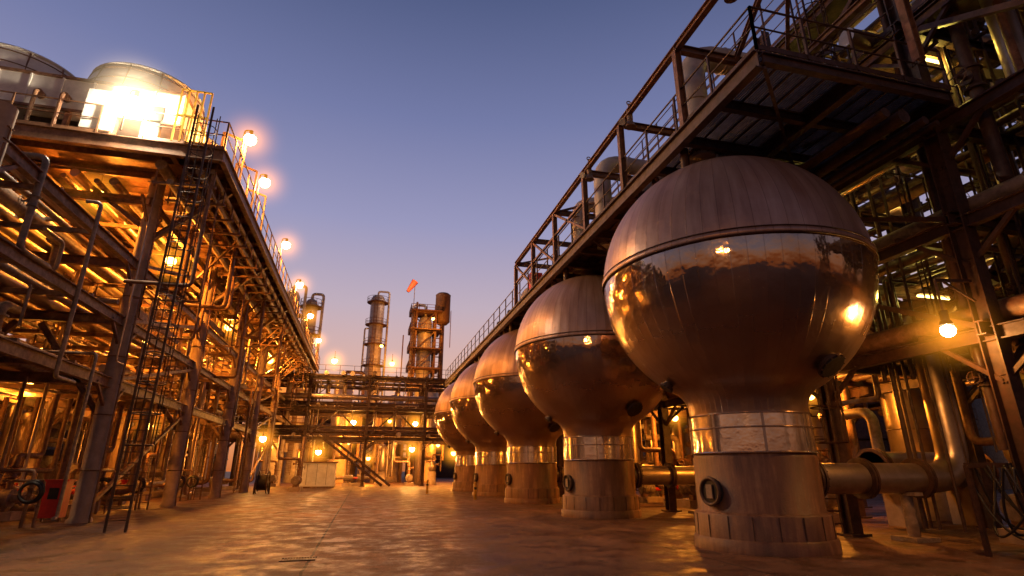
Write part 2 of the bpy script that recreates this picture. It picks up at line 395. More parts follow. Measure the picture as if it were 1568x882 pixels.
P.pipe([(9.3,9,PZ+.4),(9.3,40,PZ+.4)],.11,10); P.pipe([(9.9,9,PZ+.5),(9.9,52,PZ+.5)],.16,10)
P.m=3; P.box((7.4,24.6,PZ+.5),(8.0,25.2,PZ+1.35)); P.m=1; P.bar((7.7,24.9,PZ),(7.7,24.9,PZ+.5),.1)
P.m=0
for xx,rr in ((10.4,.12),(10.9,.17),(11.5,.1),(11.85,.07)):
    P.cyl((xx,7.6,PZ-.75),(xx,52,PZ-.75),rr,10)
P.build()

# ------------------------------------------------------------ pipe racks
def rack(name,xs,ys,levels,conc,cz=None,seed=1,joist=1.5,dens=1.,bh=.34,lstart={},pm=(0,2,2,3),brace0=True,first_top=None,xn=1.7):
    r=random.Random(seed); s=MB(name,[STEEL if conc else STEELD,CONC,PAINT,ALU,YEL,STEEL])
    top=levels[-1]
    for x in xs:
        for i,yy in enumerate(ys):
            t=top if cz is None else cz
            if first_top and i==0: t=first_top
            if conc:
                s.m=1; s.lathe((x,yy,0),[(.36,0),(.36,.1),(.30,.16),(.27,t)],12,True); s.m=0
                s.cyl((x+.33,yy-.12,0),(x+.33,yy-.12,t-1),.035,6)
                for q in (1.6,3.4,5.4,7.6): 
                    if q<t: s.torus((x,yy,q),(0,0,1),.32,.02,14,4)
            else:
                s.m=0; s.ib((x,yy,0),(x,yy,t),.36,.32,.03,up=(0,1,0)); s.box((x-.3,yy-.3,.004),(x+.3,yy+.3,.06))
    s.m=0
    for li,z in enumerate(levels):
        ly=[q for q in ys if q>=lstart.get(z,-99)]
        for yy in ly: s.ib((xs[0]-.3,yy,z),(xs[-1]+.3,yy,z),bh,.2)
        for x in xs: s.ib((x,ly[0]-.4,z-.02-bh*.3),(x,ly[-1]+.4,z-.02-bh*.3),bh,.2)
        yy=ly[0]
        while yy<ly[-1]: s.bar((xs[0],yy,z+.1),(xs[-1],yy,z+.1),.12,.16); yy+=joist*2
        for a,b in zip(xs,xs[1:]):
            x=a+.4
            while x<b-.4:
                if r.random()<.8*dens:
                    rr=r.choice([.05,.06,.08,.1,.1,.13,.16,.2,.25]); s.m=r.choice(pm)
                    z0=z+bh/2+rr; y0=ly[0]-r.random()*1.5; y1=ly[-1]+r.random()
                    if r.random()<.35:
                        ym=r.uniform(ly[0],ly[-1]); dz=r.choice([-1,1,-1.5])
                        s.pipe([(x,y0,z0),(x,ym,z0),(x,ym,max(.6,z0+dz)),(x,ym+r.uniform(1,3),max(.6,z0+dz))],rr,8)
                        s.pipe([(x,ym+.3,z0),(x,y1,z0)],rr,8)
                    else: s.cyl((x,y0,z0),(x,y1,z0),rr,9)
                    x+=rr*2+.1
                x+=r.uniform(.12,.5)/dens
        s.m=0
    for x in (xs[0],xs[-1]):
        for i,(a,b) in enumerate(zip(ys,ys[1:])):
            if i%3==1:
                for z0,z1 in list(zip([.3]+levels,levels))[0 if brace0 else 1:]: s.bar((x,a,z0),(x,b,z1-.3),.12,.12)
    for x in xs:
        for yy in ys:
            for z in levels:
                if yy<lstart.get(z,-99): continue
                for q in (-1,1): s.bar((x,yy,z-1.1),(x,yy+q*1.1,z-.2),.09,.09)
                if x!=xs[-1]: s.bar((x,yy,z-1.),(x+1.,yy,z-.15),.09,.09)
    n=int((ys[-1]-ys[0])*xn*dens)
    for k in range(n):
        yy=ys[0]+(ys[-1]-ys[0])*r.random()**1.4; x=r.uniform(xs[0]-.3,xs[-1]); zl=[q for q in levels if yy>=lstart.get(q,-99)]; z=r.choice(zl)+.5; rr=r.choice([.03,.04,.05,.06,.08,.11,.15]); s.m=r.choice(pm)
        z2=min(r.choice([.5]+zl)+r.uniform(-.8,.8),zl[-1]+.5); x2=min(xs[-1]+.3,max(xs[0]-.3,x+r.uniform(-3,3)))
        s.pipe([(x,yy,z),(x2,yy,z),(x2,yy,max(.3,z2)),(x2,yy+r.uniform(-2,2),max(.3,z2))],rr,7)
        if rr>.07: s.valve((x2,yy,(z+z2)/2),rr,(0,0,1),(0,-1,0) if r.random()<.5 else (-1,0,0))
    for z in levels:
        y0=max(ys[0],lstart.get(z,-99)); x=r.uniform(xs[0]+1,xs[-1]-1); s.m=0
        for q in (-.25,.25): s.bar((x+q,y0,z+.6),(x+q,ys[-1],z+.6),.03,.12)
        yy=y0
        while yy<min(ys[-1],y0+25): s.bar((x-.25,yy,z+.56),(x+.25,yy,z+.56),.03,.02); yy+=.4
    s.m=0
    return s
LY=[13.2+8.7*i for i in range(7)]
L=rack('steel_pipe_rack',[-20.5,-14.6,-8.74],LY,[4.6,6.75,8.9,11.5],True,cz=12.5,seed=3,dens=1.25,lstart={11.5:20},first_top=9.6,xn=3.6)
for yy in LY:
    L.m=0; L.ib((-8.74,yy,3.2),(-11.3,yy,6.5),.2,.16); L.ib((-14.6,yy,3.2),(-12,yy,6.5),.2,.16)
    if yy>20: L.ib((-8.74,yy,9.8),(-6.1,yy,12.3),.2,.16); L.ib((-8.74,yy,10.3),(-11.5,yy,12.3),.18,.14)
for (xa,xb,ya,yb,zz) in ((-12.5,-9.2,24,29,7.6),(-13.5,-9.4,34,38,9.9),(-12.5,-9.2,43,48,7.6),(-19,-15.2,16,20,5.6)):
    for k in range(int((xb-xa)/.12)): L.bar((xa+k*.12,ya,zz),(xa+k*.12,yb,zz),.02,.04)
    L.rail((xa,ya,zz),(xb,ya,zz)); L.rail((xb,ya,zz),(xb,yb,zz)); L.bar((xa,ya,zz-.1),(xb,ya,zz-.1),.1,.2); L.bar((xb,ya,zz-.1),(xb,yb,zz-.1),.1,.2)
    L.ladder(xb+.2,yb-1,0,zz,0,-1,.45,False)
Y0=19.4; Y1=66; DZ=12.8; DX=-5.9
L.m=0
L.box((-22,Y0,DZ-.03),(DX,Y1,DZ)); L.ib((DX,Y0,DZ-.28),(DX,Y1,DZ-.28),.5,.2); L.ib((-7.6,Y0,DZ-.24),(-7.6,Y1,DZ-.24),.38,.2)
L.ib((-22,Y0,DZ-.28),(DX,Y0,DZ-.28),.5,.2)
yy=Y0+1
while yy<Y1: L.ib((-22,yy,DZ-.2),(DX-.1,yy,DZ-.2),.3,.14); yy+=1.45
for xx,rr,zz in ((-6.3,.1,12.1),(-6.7,.16,12.05),(-7.2,.07,12.1),(-8.0,.2,12.15),(-6.5,.06,11.7),(-7.6,.12,11.5)):
    L.m=2; L.cyl((xx,Y0+.5,zz),(xx,Y1,zz),rr,10)
r=random.Random(17); L.m=0
yy=Y0+.6
while yy<Y1:
    L.bar((-6.2,yy,12.5),(-6.2,yy,11.5),.05); L.bar((-8.1,yy,12.5),(-8.1,yy,11.3),.05); L.bar((-6.1,yy,11.5),(-8.2,yy,11.45),.07,.09)
    if r.random()<.75:
        rr=r.choice([.03,.05,.07,.1]); x=r.uniform(-8.3,-6.2); z_=r.uniform(6.5,10.5); L.pipe([(x,yy,12.0),(x,yy,z_),(x-r.uniform(.5,2.5),yy,z_)],rr,7)
    if r.random()<.4: L.bar((-6.1,yy,12.4),(-8.4,yy+1.45,10.2),.08)
    yy+=1.45
L.rail((DX,Y0,DZ),(DX,Y1,DZ),1.15,1.3,.03); L.rail((-22,Y0,DZ),(-10.,Y0,DZ),1.15,1.4,.028); L.rail((-8.6,Y0,DZ),(DX,Y0,DZ),1.15,1.1,.028)
L.m=4
for k in range(5): L.bar((-7.6+.25*k,Y0-.15,DZ),(-7.6+.25*k,Y0-.15,DZ+2.2),.06,.06)
L.bar((-7.6,Y0-.15,DZ+2.2),(-6.6,Y0-.15,DZ+2.2),.06,.06); L.bar((-7.6,Y0-.15,DZ+1.1),(-6.6,Y0-.15,DZ+1.1),.06,.06)
L.m=0
for yy in (22,24.5,27):
    L.bar((-6.8,yy,DZ),(-6.8,yy,DZ+2.3),.1,.1); L.bar((DX,yy,DZ),(DX,yy,DZ+2.0),.08,.08); L.bar((-6.8,yy,DZ+2.3),(DX,yy,DZ+2.0),.08,.08)
L.rail((-12,13.0,9.1),(-20,13.0,9.1),1.1,1.4,.028)
L.build()
la=MB('caged_ladder',[STEELD]); la.ladder(-6.4,18.3,0,12.8,0,1); la.build()

# air coolers
for i in range(5):
    y0=19.9+i*8.7; A=MB('air_cooler',[WHITE,STEEL,DARK,ALU])
    A.m=0; x0,x1=-19.6,-7.7
    A.box((x0,y0,13.85),(x1,y0+8.0,15.2))
    A.m=1
    for zz in (13.85,15.2): A.bar((x0-.05,y0-.03,zz),(x1+.05,y0-.03,zz),.06,.1); A.bar((x1+.03,y0,zz),(x1+.03,y0+8,zz),.06,.1)
    A.m=0
    k=x0
    while k<=x1+.01: A.bar((k,y0-.04,13.9),(k,y0-.04,15.15),.06,.05); k+=.99
    for cx in (-9.9,-14.3):
        for cy in (y0+2.3,y0+6.2):
            A.m=0
            A.lathe((cx,cy,15.2),[(1.95,1.25),(1.9,1.3),(2.0,1.1),(2.15,.5),(2.25,.0)][::-1],48); A.torus((cx,cy,16.47),(0,0,1),1.95,.06,48,6)
            A.m=1
            for zz in (.5,1.05): A.torus((cx,cy,15.2+zz),(0,0,1),2.03 if zz>1 else 2.16,.02,48,5)
            A.cyl((cx,cy,15.3),(cx,cy,16.3),.18,12)
            for q in range(6):
                t=q*math.pi/3; A.bar((cx,cy,16.0),(cx+1.8*math.cos(t),cy+1.8*math.sin(t),16.1),.3,.03)
            for q in range(-8,9):
                w=math.sqrt(max(0,1.9**2-(q*.22)**2)); A.bar((cx-w,cy+q*.22,16.45),(cx+w,cy+q*.22,16.45),.02)
            for q in range(12):
                t=q*math.pi/6; A.bar((cx+2.23*math.cos(t),cy+2.23*math.sin(t),15.2),(cx+2.0*math.cos(t),cy+2.0*math.sin(t),16.4),.04,.04)
    for cx in (-8.4,-9.8,-11.3,-13,-14.8,-16.4,-18.,-19.4):
        A.m=1; A.bar((cx,y0+.1,DZ),(cx,y0+.1,13.85),.16); A.bar((cx,y0+7.8,DZ),(cx,y0+7.8,13.85),.16)
    A.m=0; A.box((-10.6,y0-.45,13.0),(-9.6,y0-.35,14.6)); A.m=2; A.box((-8.9,y0-.06,13.1),(-8.3,y0+.02,14.5)); A.box((-12.9,y0+.6,13.0),(-11.0,y0+.7,13.8))
    A.m=0; A.box((-15.5,y0+.3,13.0),(-13.4,y0+.4,13.8))
    A.m=1
    for cx in (-18.7,-17.2,-15.9,-12.2,-11.4): A.cyl((cx,y0-.25,14.3),(cx,y0,14.3),.14,12); A.pipe([(cx,y0-.2,14.3),(cx,y0-.35,14.3),(cx,y0-.35,13.0)],.07,8)
    A.build()

# right rack (behind spheres)
RY=[3.6+4.5*i for i in range(12)]
Rk=rack('steel_pipe_rack',[12.4,17.2,22],RY,[4.4,6.9,9.3,12.2,15.0],False,cz=16.2,seed=11,dens=1.1,bh=.3,pm=(0,0,0,5,2,3),brace0=False,xn=2.8)
Rk.m=0
for x in (12.3,):
    Rk.rail((x,3.5,12.4),(x,40,12.4)); Rk.rail((x,3.5,15.2),(x,30,15.2)); Rk.rail((x,3.5,16.3),(x,30,16.3))
    Rk.box((x,3.5,12.36),(x+1.5,40,12.39)); Rk.box((x,3.5,15.16),(x+1.5,30,15.19))
for yy in RY[:6]:
    Rk.bar((12.4,yy,9.5),(12.4,yy+4.5,12.1),.14,.14); Rk.bar((12.4,yy+4.5,12.3),(12.4,yy,14.9),.14,.14)
r=random.Random(5)
for k in range(50):
    x=r.uniform(12.6,15.4); yy=r.uniform(5.6,12.5); z0=r.choice([.2,2.,4.,9.]); z1=r.choice([6.8,9.2,12,15,16]); Rk.m=r.choice([0,0,0,5])
    if z1<=z0: continue
    rr=r.choice([.02,.03,.04,.06,.09]); Rk.pipe([(x,yy,z0),(x,yy,z1),(x+r.uniform(.5,3),yy,z1)],rr,8)
    if rr>.05: Rk.valve((x,yy,z0+1.5),rr,(0,0,1),(-1,0,0))
Rk.m=3; Rk.pipe([(14.4,9.6,9.5),(14.4,9.6,14.3),(18,9.6,14.3)],.34,20); Rk.pipe([(13.6,6.8,9.4),(13.6,6.8,16)],.26,18)
Rk.pipe([(11.6,9.0,12.6),(16,9.0,12.6),(16,9,8)],.25,18)
Rk.m=0
Rk.ladder(12.0,10.6,9.8,15.2,0,-1); Rk.ladder(11.9,12.6,0,9.5,0,-1)
for k in range(5):
    a,b=(6,9.6) if k%2 else (9.6,6); z0=3.2*k
    for xx in (15.3,16.1): Rk.bar((xx,a,z0),(xx,b,z0+3.2),.05,.24)
    for q in range(14): 
        t=q/14; Rk.box((15.3,a+(b-a)*t-.12,z0+3.2*t),(16.1,a+(b-a)*t+.12,z0+3.2*t+.03))
Rk.build()
H=MB('hose_bundle',[DARK,STEELD])
for k in range(7):
    x=12.2+.13*k; pts=[]
    for q in range(13):
        t=q/12; pts.append((x+.5*math.sin(t*3+k),9.0-1.0*t+.25*math.sin(t*5+k*2),1.7-1.5*math.sin(math.pi*min(1,t*1.1))**(.8)*(.8+.03*k) if t<.95 else 1.2))
    H.pipe(pts,.025,6,.1)
H.m=1; H.bar((12.,9.0,1.7),(13.2,9.0,1.7),.1); H.bar((12.,8.,1.2),(13.2,8.,1.2),.1)
for xx in (12.,13.2): H.bar((xx,9,0),(xx,9,1.7),.08); H.bar((xx,8,0),(xx,8,1.2),.08)
H.build()

# cross rack at the far end
C=rack('steel_pipe_rack',[-26,-19,-12.5,-6.2,0,6.2,12.4,19,26,33],[62,66,70],[4.8,7.9,11.2],False,cz=11.6,seed=21,joist=1.2,dens=.7,xn=9)
C.m=0
C.rail((-26,61.8,11.4),(33,61.8,11.4)); C.rail((-26,61.8,8.1),(33,61.8,8.1)); C.box((-26,61.8,11.34),(33,63,11.37))
for x,rr,z in [(0,.12,5.2),(0,.2,5.5),(0,.25,8.5),(0,.15,8.3),(0,.1,11.6),(0,.2,6.0),(0,.3,9.2)]:
    C.m=r.choice([0,2,3]); yy=61.9+r.random()*1.5; C.cyl((-26,yy,z),(33,yy,z),rr,8)
C.m=0
for k in range(-3,5): C.bar((k*6.2,61.9,4.8),(k*6.2+3.1,61.9,7.7),.14); C.bar((k*6.2+6.2,61.9,4.8),(k*6.2+3.1,61.9,7.7),.14)
for xx in (-1.2,-.4): C.bar((xx-3,60.6,4.7),(xx+3.2,60.6,.1),.06,.25)
C.build()

# ------------------------------------------------------------ equipment
def pump(x,y,rot=0,s=1.):
    m=MB('process_pump',[PAINT,CONC,DARK,RED,STEEL]); 
    m.m=1; m.box((-1.0*s,-.4*s,0),(1.1*s,.4*s,.3*s)); m.m=0
    m.cyl((-.9*s,0,.75*s),(0,0,.75*s),.28*s,16)
    for k in range(7): m.torus(((-.8+.11*k)*s,0,.75*s),(1,0,0),.29*s,.02,16,4)
    m.m=3; m.cyl((0,0,.75*s),(.45*s,0,.75*s),.1*s,10); m.m=0
    m.cyl((.45*s,0,.75*s),(.8*s,0,.75*s),.34*s,18); m.cyl((.8*s,0,.75*s),(1.5*s,0,.75*s),.14*s,12); m.cyl((1.1*s,0,.75*s),(1.16*s,0,.75*s),.24*s,14)
    m.m=4; m.pipe([(.62*s,0,1.0*s),(.62*s,0,2.3*s),(.62*s,1.6*s,2.3*s),(.62*s,1.6*s,4.4)],.11*s,10); m.valve((.62*s,0,1.7*s),.12*s,(0,0,1),(0,-1,0))
    m.pipe([(1.5*s,0,.75*s),(2.2*s,0,.75*s),(2.2*s,0,4.4)],.13*s,10)
    m.bar((-.7*s,0,.3*s),(-.7*s,0,.5*s),.3*s); m.bar((.6*s,0,.3*s),(.6*s,0,.5*s),.3*s)
    o=m.build(); o.location=(x,y,0); o.rotation_euler.z=rot
def vessel(x,y,r,h,skirt=1.5,mat=None,name='pressure_vessel'):
    m=MB(name,[mat or ALU,CONC,STEEL],(x,y,0)); c=(x,y,0)
    m.m=1; m.lathe(c,[(r*1.1,0),(r*1.1,.3),(r*.98,.31),(r*.95,skirt)],20); m.m=0
    m.lathe(c,[(0.01,skirt-.2),(r*.5,skirt-.12),(r*.85,skirt+.15),(r,skirt+.5),(r,h-.5),(r*.85,h-.15),(r*.5,h+.1),(.01,h+.16)],24)
    for k in range(1,int((h-skirt)/1.5)): m.torus((x,y,skirt+1.5*k),(0,0,1),r+.01,.02,20,4)
    m.m=2; m.pipe([(x,y,h),(x,y,h+.8),(x+r*2,y,h+.8),(x+r*2,y,skirt)],r*.18,8)
    for k in range(3):
        t=random.Random(int(x*7+k)).uniform(3.5,6); z=skirt+.8+k*(h-skirt)/3.5; n=V((math.cos(t),math.sin(t),0)); p=V((x,y,z))
        m.cyl(p,p+n*(r+.3),r*.22,10); m.cyl(p+n*(r+.25),p+n*(r+.32),r*.34,12)
    m.build()
def exch(x,y,z,L_,r,rot=0):
    m=MB('heat_exchanger',[ALU,CONC,STEEL,PAINT]); m.m=0; m.cyl((-L_/2,0,z),(L_/2,0,z),r,24)
    m.lathe((L_/2,0,z),[(r,0),(r*.8,r*.3),(r*.4,r*.45),(.01,r*.5)],24,True,(1,0,0)); m.m=2
    for q in (-L_/2,-L_/2+.14,L_/2-.1): m.cyl((q,0,z),(q+.08,0,z),r*1.18,24)
    m.m=1
    for q in (-L_*.3,L_*.3): m.box((q-.15,-r*.8,0),(q+.15,r*.8,z-r*.75))
    m.m=3; m.pipe([(-L_*.4,0,z+r*.8),(-L_*.4,0,z+r+1.2),(-L_*.4,2,z+r+1.2)],r*.3,10); m.pipe([(L_*.4,0,z+r*.8),(L_*.4,0,4.5)],r*.25,10)
    o=m.build(); o.location=(x,y,0); o.rotation_euler.z=rot
r=random.Random(9)
for yy in (16,19,23.5,27,30,33,37,42,46,51,56): 
    pump(-12.2+r.uniform(-.8,.8),yy,r.choice([0,math.pi,1.57,0]),r.uniform(.8,1.15))
for yy in (24,29.5,35,44,53): vessel(-17.5+r.uniform(-1,1),yy,r.uniform(.5,.9),r.uniform(3.2,6.2))
for yy in (26,39,48): exch(-16.3,yy,1.5,4.5,.5,r.choice([0,1.57]))
for yy in (9,14.5,18,23,27,33,38,44,49): pump(14.6+r.uniform(-.7,1.2),yy+1.2,r.choice([0,math.pi,1.57]),r.uniform(.8,1.2))
for yy in (12,16,21,25,31,36,42): vessel(19.2+r.uniform(-1,1),yy,r.uniform(.5,.9),r.uniform(3.2,8.5))
for yy in (14,22,30,40): exch(17,yy,1.6,4.2,.55,r.choice([0,1.57]))
for x in (-9,-7,-4,-1,2,5,8,11,14): 
    (vessel(x,67+r.random()*2,r.uniform(.4,.8),r.uniform(2.5,4.5)) if r.random()<.5 else pump(x,64+r.random()*2,r.choice([0,1.57]),1.1))
pump(-5.2,50,1.57,1.1)
# drain funnels, low stands and small-bore drops beside the left columns
for i,yy in enumerate((20.4,26,28.6,35.5,37)):
    m=MB('utility_station',[STEEL,RED,DARK]); x=-9.6-.3*(i%2)
    m.pipe([(x,yy,0),(x,yy,1.6),(x-.9,yy,1.6),(x-.9,yy,4.4)],.05,8); m.pipe([(x+.3,yy,0),(x+.3,yy,1.3),(x-.9,yy+.3,1.3)],.04,8); m.valve((x,yy,1.0),.06,(0,0,1),(1,0,0))
    m.m=2; m.torus((x+.1,yy-.12,1.0),(0,1,0),.3,.045,20,6); m.torus((x+.1,yy-.2,.98),(0,1,0),.27,.045,20,6); m.m=0; m.bar((x-.1,yy-.1,1.3),(x+.35,yy-.1,1.3),.06,.05); m.build()
for ox,oy in ((-15.2,17.6),(-14.6,24.5),(-13.8,31.5)):
    m=MB('valve_manifold',[STEEL,RED,PAINT])
    for k in range(6):
        x=ox+.55*k; m.m=0; m.pipe([(x,oy,0),(x,oy,1.5+.1*(k%2)),(x,oy+1.9,1.5+.1*(k%2)),(x,oy+1.9,4.4)],.09,9); m.m=k%2; m.valve((x,oy,.95),.12,(0,0,1),(0,-1,0))
    m.m=2; m.cyl((ox-.6,oy,.35),(ox+3.4,oy,.35),.14,12); m.build()
m=MB('fire_hose_cabinet',[RED,DARK,STEEL]); cx,cy=-9.85,22.4
m.box((cx-.3,cy,.12),(cx+.3,cy+.45,1.25)); m.box((cx-.35,cy-.05,1.25),(cx+.35,cy+.5,1.31)); m.m=0; m.box((cx-.26,cy-.025,.18),(cx+.26,cy-.003,1.19)); m.m=1; m.box((cx-.14,cy-.045,.7),(cx+.14,cy-.028,1.05)); m.m=2
for xx in (cx-.25,cx+.25): m.bar((xx,cy+.2,0),(xx,cy+.2,.12),.06)
m.build()
m=MB('control_cabinet',[WHITE,STEEL,DARK]); m.box((-6.2,58,.15),(-2.6,60,2.3)); m.m=1; m.box((-6.35,57.85,2.3),(-2.45,60.15,2.4)); m.box((-6.2,58,0),(-2.6,60,.15))
m.m=2
for k in range(4): m.box((-6.1+k*.9,57.985,.3),(-6.07+k*.9,57.999,2.2))
m.build()
m=MB('hose_reel',[STEELD,RED,DARK]); cx,cy=-6.9,44.5
for q in (-.35,.35): m.torus((cx+q,cy,.8),(1,0,0),.75,.05,28,6)
for q in (-.35,.35):
    for k in range(6):
        t=k*math.pi/3; m.bar((cx+q,cy,.8),(cx+q,cy+.73*math.cos(t),.8+.73*math.sin(t)),.04)
m.m=2; m.cyl((cx-.33,cy,.8),(cx+.33,cy,.8),.55,24); m.m=0; m.bar((cx-.5,cy,.8),(cx-.5,cy,0),.1); m.bar((cx+.5,cy,.8),(cx+.5,cy,0),.1); m.build()
for bx,by in ((4.6,42),(6.4,33)):
    m=MB('pipe_bollard',[YEL,DARK]); m.cyl((bx,by,0),(bx,by,.9),.08,14); m.dome((bx,by,.9),.08,1,14,.8); m.m=1; m.cyl((bx,by,.55),(bx,by,.68),.083,14); m.build()

# ------------------------------------------------------------ distant towers
def column(x,y,r,h,name='distillation_column',mat=None,lean=0):
    m=MB(name,[mat or TOWERM,STEEL,STEELD],(x,y,0)); c=(x,y,0)
    m.lathe(c,[(r,0),(r,h*.55),(r*.82,h*.6),(r*.82,h-1),(r*.6,h-.3),(r*.2,h),(.01,h)],24); m.m=1
    z=8
    k=0
    while z<h:
        rr=r if z<h*.58 else r*.82
        m.lathe((x,y,z),[(rr,0),(rr+.75,0),(rr+.75,.12),(rr,.12)],16,False)
        for zz in (.6,1.15): m.torus((x,y,z+zz),(0,0,1),rr+.73,.04,16,4)
        for q in range(12):
            t=q*math.pi/6; m.bar((x+(rr+.73)*math.cos(t),y+(rr+.73)*math.sin(t),z),(x+(rr+.73)*math.cos(t),y+(rr+.73)*math.sin(t),z+1.15),.06)
        z+=r_.uniform(4.,6.); k+=1
    m.ladder(x-.3,y-r-.25,1,h-2,0,-1,.6)
    m.m=0
    m.pipe([(x,y,h-.2),(x,y,h+.8),(x+r+.5,y,h+.8),(x+r+.5,y,4)],.22,10); m.pipe([(x-r-.4,y,4),(x-r-.4,y,h*.8),(x,y,h*.8)],.16,8)
    m.build()
r_=random.Random(4)
column(.2,112,1.75,36.5)
column(-12.4,84,1.3,27.5); column(-9.8,86,1.15,27); 
column(-24,95,1.5,26); column(24,100,1.3,22)
T=MB('process_tower',[STEEL,TOWERM,STEELD],(11.5,112,0)); bx,by=10.2,112
for sx in (-2,2):
    for sy in (-2,2): T.ib((bx+sx,by+sy,0),(bx+sx,by+sy,35 if sx<0 else 33),.45,.4,.05,up=(0,1,0))
z=5
while z<34:
    for q in ((-2,-2,2,-2),(2,-2,2,2),(2,2,-2,2),(-2,2,-2,-2)): T.ib((bx+q[0],by+q[1],z),(bx+q[2],by+q[3],z),.4,.25); T.bar((bx+q[0],by+q[1],z-4),(bx+q[2],by+q[3],z),.2)
    if int(z)%2: 
        T.box((bx-3.2,by-3.2,z),(bx+3.2,by+3.2,z+.1))
        for a,b in (((-3.2,-3.2),(3.2,-3.2)),((-3.2,-3.2),(-3.2,3.2)),((3.2,-3.2),(3.2,3.2))): T.rail((bx+a[0],by+a[1],z+.1),(bx+b[0],by+b[1],z+.1),1.2,1.6,.05)
    z+=4.
T.m=1; T.lathe((bx,by,0),[(1.5,0),(1.5,31),(1.1,32.2),(.01,32.6)],20); T.pipe([(bx,by,32),(bx,by,35),(bx-2.6,by,35),(bx-2.6,by,10)],.3,10)
T.m=0; T.lathe((bx+3.6,by,0),[(.01,30.8),(1.0,31.0),(1.6,31.6),(1.6,37.4),(1.65,37.5),(1.2,37.9),(.01,38)],22); T.cyl((bx+3.6,by,10),(bx+3.6,by,31),.5,14); T.cyl((bx-4.4,by-1,0),(bx-4.4,by-1,28),.12,8)
for k in range(6): T.bar((bx+2,by,8+4*k),(bx+3.6,by,8+4*k),.2)
T.m=0; T.ladder(bx-2.8,by-2.6,1,32,0,-1,.6); T.ladder(bx+5.3,by-.6,26,33,1,0,.6,False)
T.build()
W=MB('windsock',[STEEL,SOCK],(7.6,112,36)); W.cyl((7.6,112,33),(7.6,112,40.4),.07,8); W.bar((7.6,112,33),(8.3,112,33),.1)
W.m=1; W.lathe((7.6,112,40.2),[(.75,0),(.62,.8),(.5,1.7),(.35,2.8)],14,True,(-.45,0,-.75)); W.build()
point((6.5,108.5,38.5),900,(1,.6,.4),.1,bpy.data.objects['windsock'])  # added light to brighten the windsock, no bulb modelled here
vessel(-3.5,80,1.3,14,3); vessel(17,84,1.6,13,3); vessel(4,86,1.2,12.5,3); vessel(9.,82,1.,13.,3)
F=MB('distant_process_units',[STEELD,PAINT,STEEL]); rr_=random.Random(31)
for k in range(54):
    x=rr_.uniform(-90,100); y=rr_.uniform(82,104) if -28<x<30 else rr_.uniform(40,95); w=rr_.uniform(2.5,5); h=rr_.uniform(7,12) if -28<x<30 else rr_.uniform(9,17); F.m=rr_.choice([0,2])
    for sx in (-w,0,w):
        for sy in (-2,2): F.bar((x+sx,y+sy,0),(x+sx,y+sy,h),.3)
    z=3
    while z<h+.1:
        for sy in (-2,2): F.bar((x-w,y+sy,z),(x+w,y+sy,z),.25,.35)
        F.bar((x-w,y-2,z-3),(x,y-2,z),.12); F.m=1
        for q in range(3): F.cyl((x-w-1,y-1.5+q,z+.3),(x+w+1,y-1.5+q,z+.3),.15,6)
        F.m=0; z+=3
    F.m=1; F.cyl((x,y,0),(x,y,h+rr_.uniform(-3,2)),rr_.uniform(.4,1.),12)
F.build()
for tx,ty,tr,th in ((-45,135,16,12),(-8,150,17,12),(30,148,17,12),(66,128,16,12),(58,88,13,12),(52,50,12,13),(50,18,12,13),(-62,100,15,12),(-58,62,14,12),(-52,26,12,12),(92,100,16,13),(-90,140,18,12),(105,150,20,13)):
    m=MB('storage_tank',[STEELD,STEEL],(tx,ty,0)); m.lathe((tx,ty,0),[(tr,0),(tr,th),(tr*.98,th+.05),(tr*.5,th+1.1),(.01,th+1.6)],48)
    for zz in (th*.33,th*.66,th-.1): m.torus((tx,ty,zz),(0,0,1),tr+.05,.12,48,4)
    m.m=1; m.rail((tx-tr,ty-1,th+.1),(tx-tr,ty+3,th+.1)); m.ladder(tx,ty-tr-.2,0,th,0,-1); m.build()

# ------------------------------------------------------------ lamps
glow_me={}
def add_glow(e,glow_r,mat=GLOW):  # hangs an added emissive glow ball on a lamp
    if mat.name not in glow_me:
        q=MB('glow_halo',[mat]); q.lathe((0,0,0),[(max(.001,math.cos(t*math.pi/12)),math.sin(t*math.pi/12)) for t in range(-6,7)],20); o=q.build(e); glow_me[mat.name]=o.data
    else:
        o=bpy.data.objects.new('glow_halo',glow_me[mat.name]); scene.collection.objects.link(o); o.parent=e
    o.location=(0,0,0); o.scale=(glow_r,glow_r,glow_r)
def post_lamp(p,base_z,power,warm=False,name='platform_lamp',arm=.5,br=.17,glow_r=0,col=None):
    x,y,z=p; e=empty(name,(x,y,z))
    m=MB('lamp_head',[STEEL,E_WARM if warm else E_SOD,DARK],(x,y,z))
    if base_z is not None:
        m.pipe([(x-arm,y,base_z),(x-arm,y,z+.42),(x,y,z+.42)],.035,8,.25)
    else: m.cyl((x,y,z+.4),(x,y,z+1.1),.025,6)
    m.m=2; m.cyl((x,y,z+.42),(x,y,z+.16),.08,12); m.cyl((x,y,z+.20),(x,y,z+.12),.10,16,r2=br*.9,caps=False)
    m.m=1; m.lathe((x,y,z),[(.01,-br),(br*.5,-br*.86),(br*.86,-br*.5),(br,0),(br*.86,br*.5),(.01,.13)],16)
    m.build(e); 
    if power: point((x,y,z-br-.06),power,col or (SODW if warm else SOD),.12,e)
    if glow_r: add_glow(e,glow_r)
    return e
for yy,pw in ((21.7,1800),(25.4,1500),(33.3,1800),(41.1,1900),(50,1500),(60,1800)): post_lamp((-5.7,yy,14.75),DZ,pw,warm=True,arm=.25,br=.25,glow_r=1.8)
post_lamp((-11,22.6,11.9),None,2200,br=.24,glow_r=1.9); post_lamp((-9.7,27.5,11.1),None,2300,br=.24,glow_r=1.9); post_lamp((-9.9,40.6,11.1),None,2600,br=.27,glow_r=2.); post_lamp((-9,53,11.1),None,2600,br=.27,glow_r=2.)
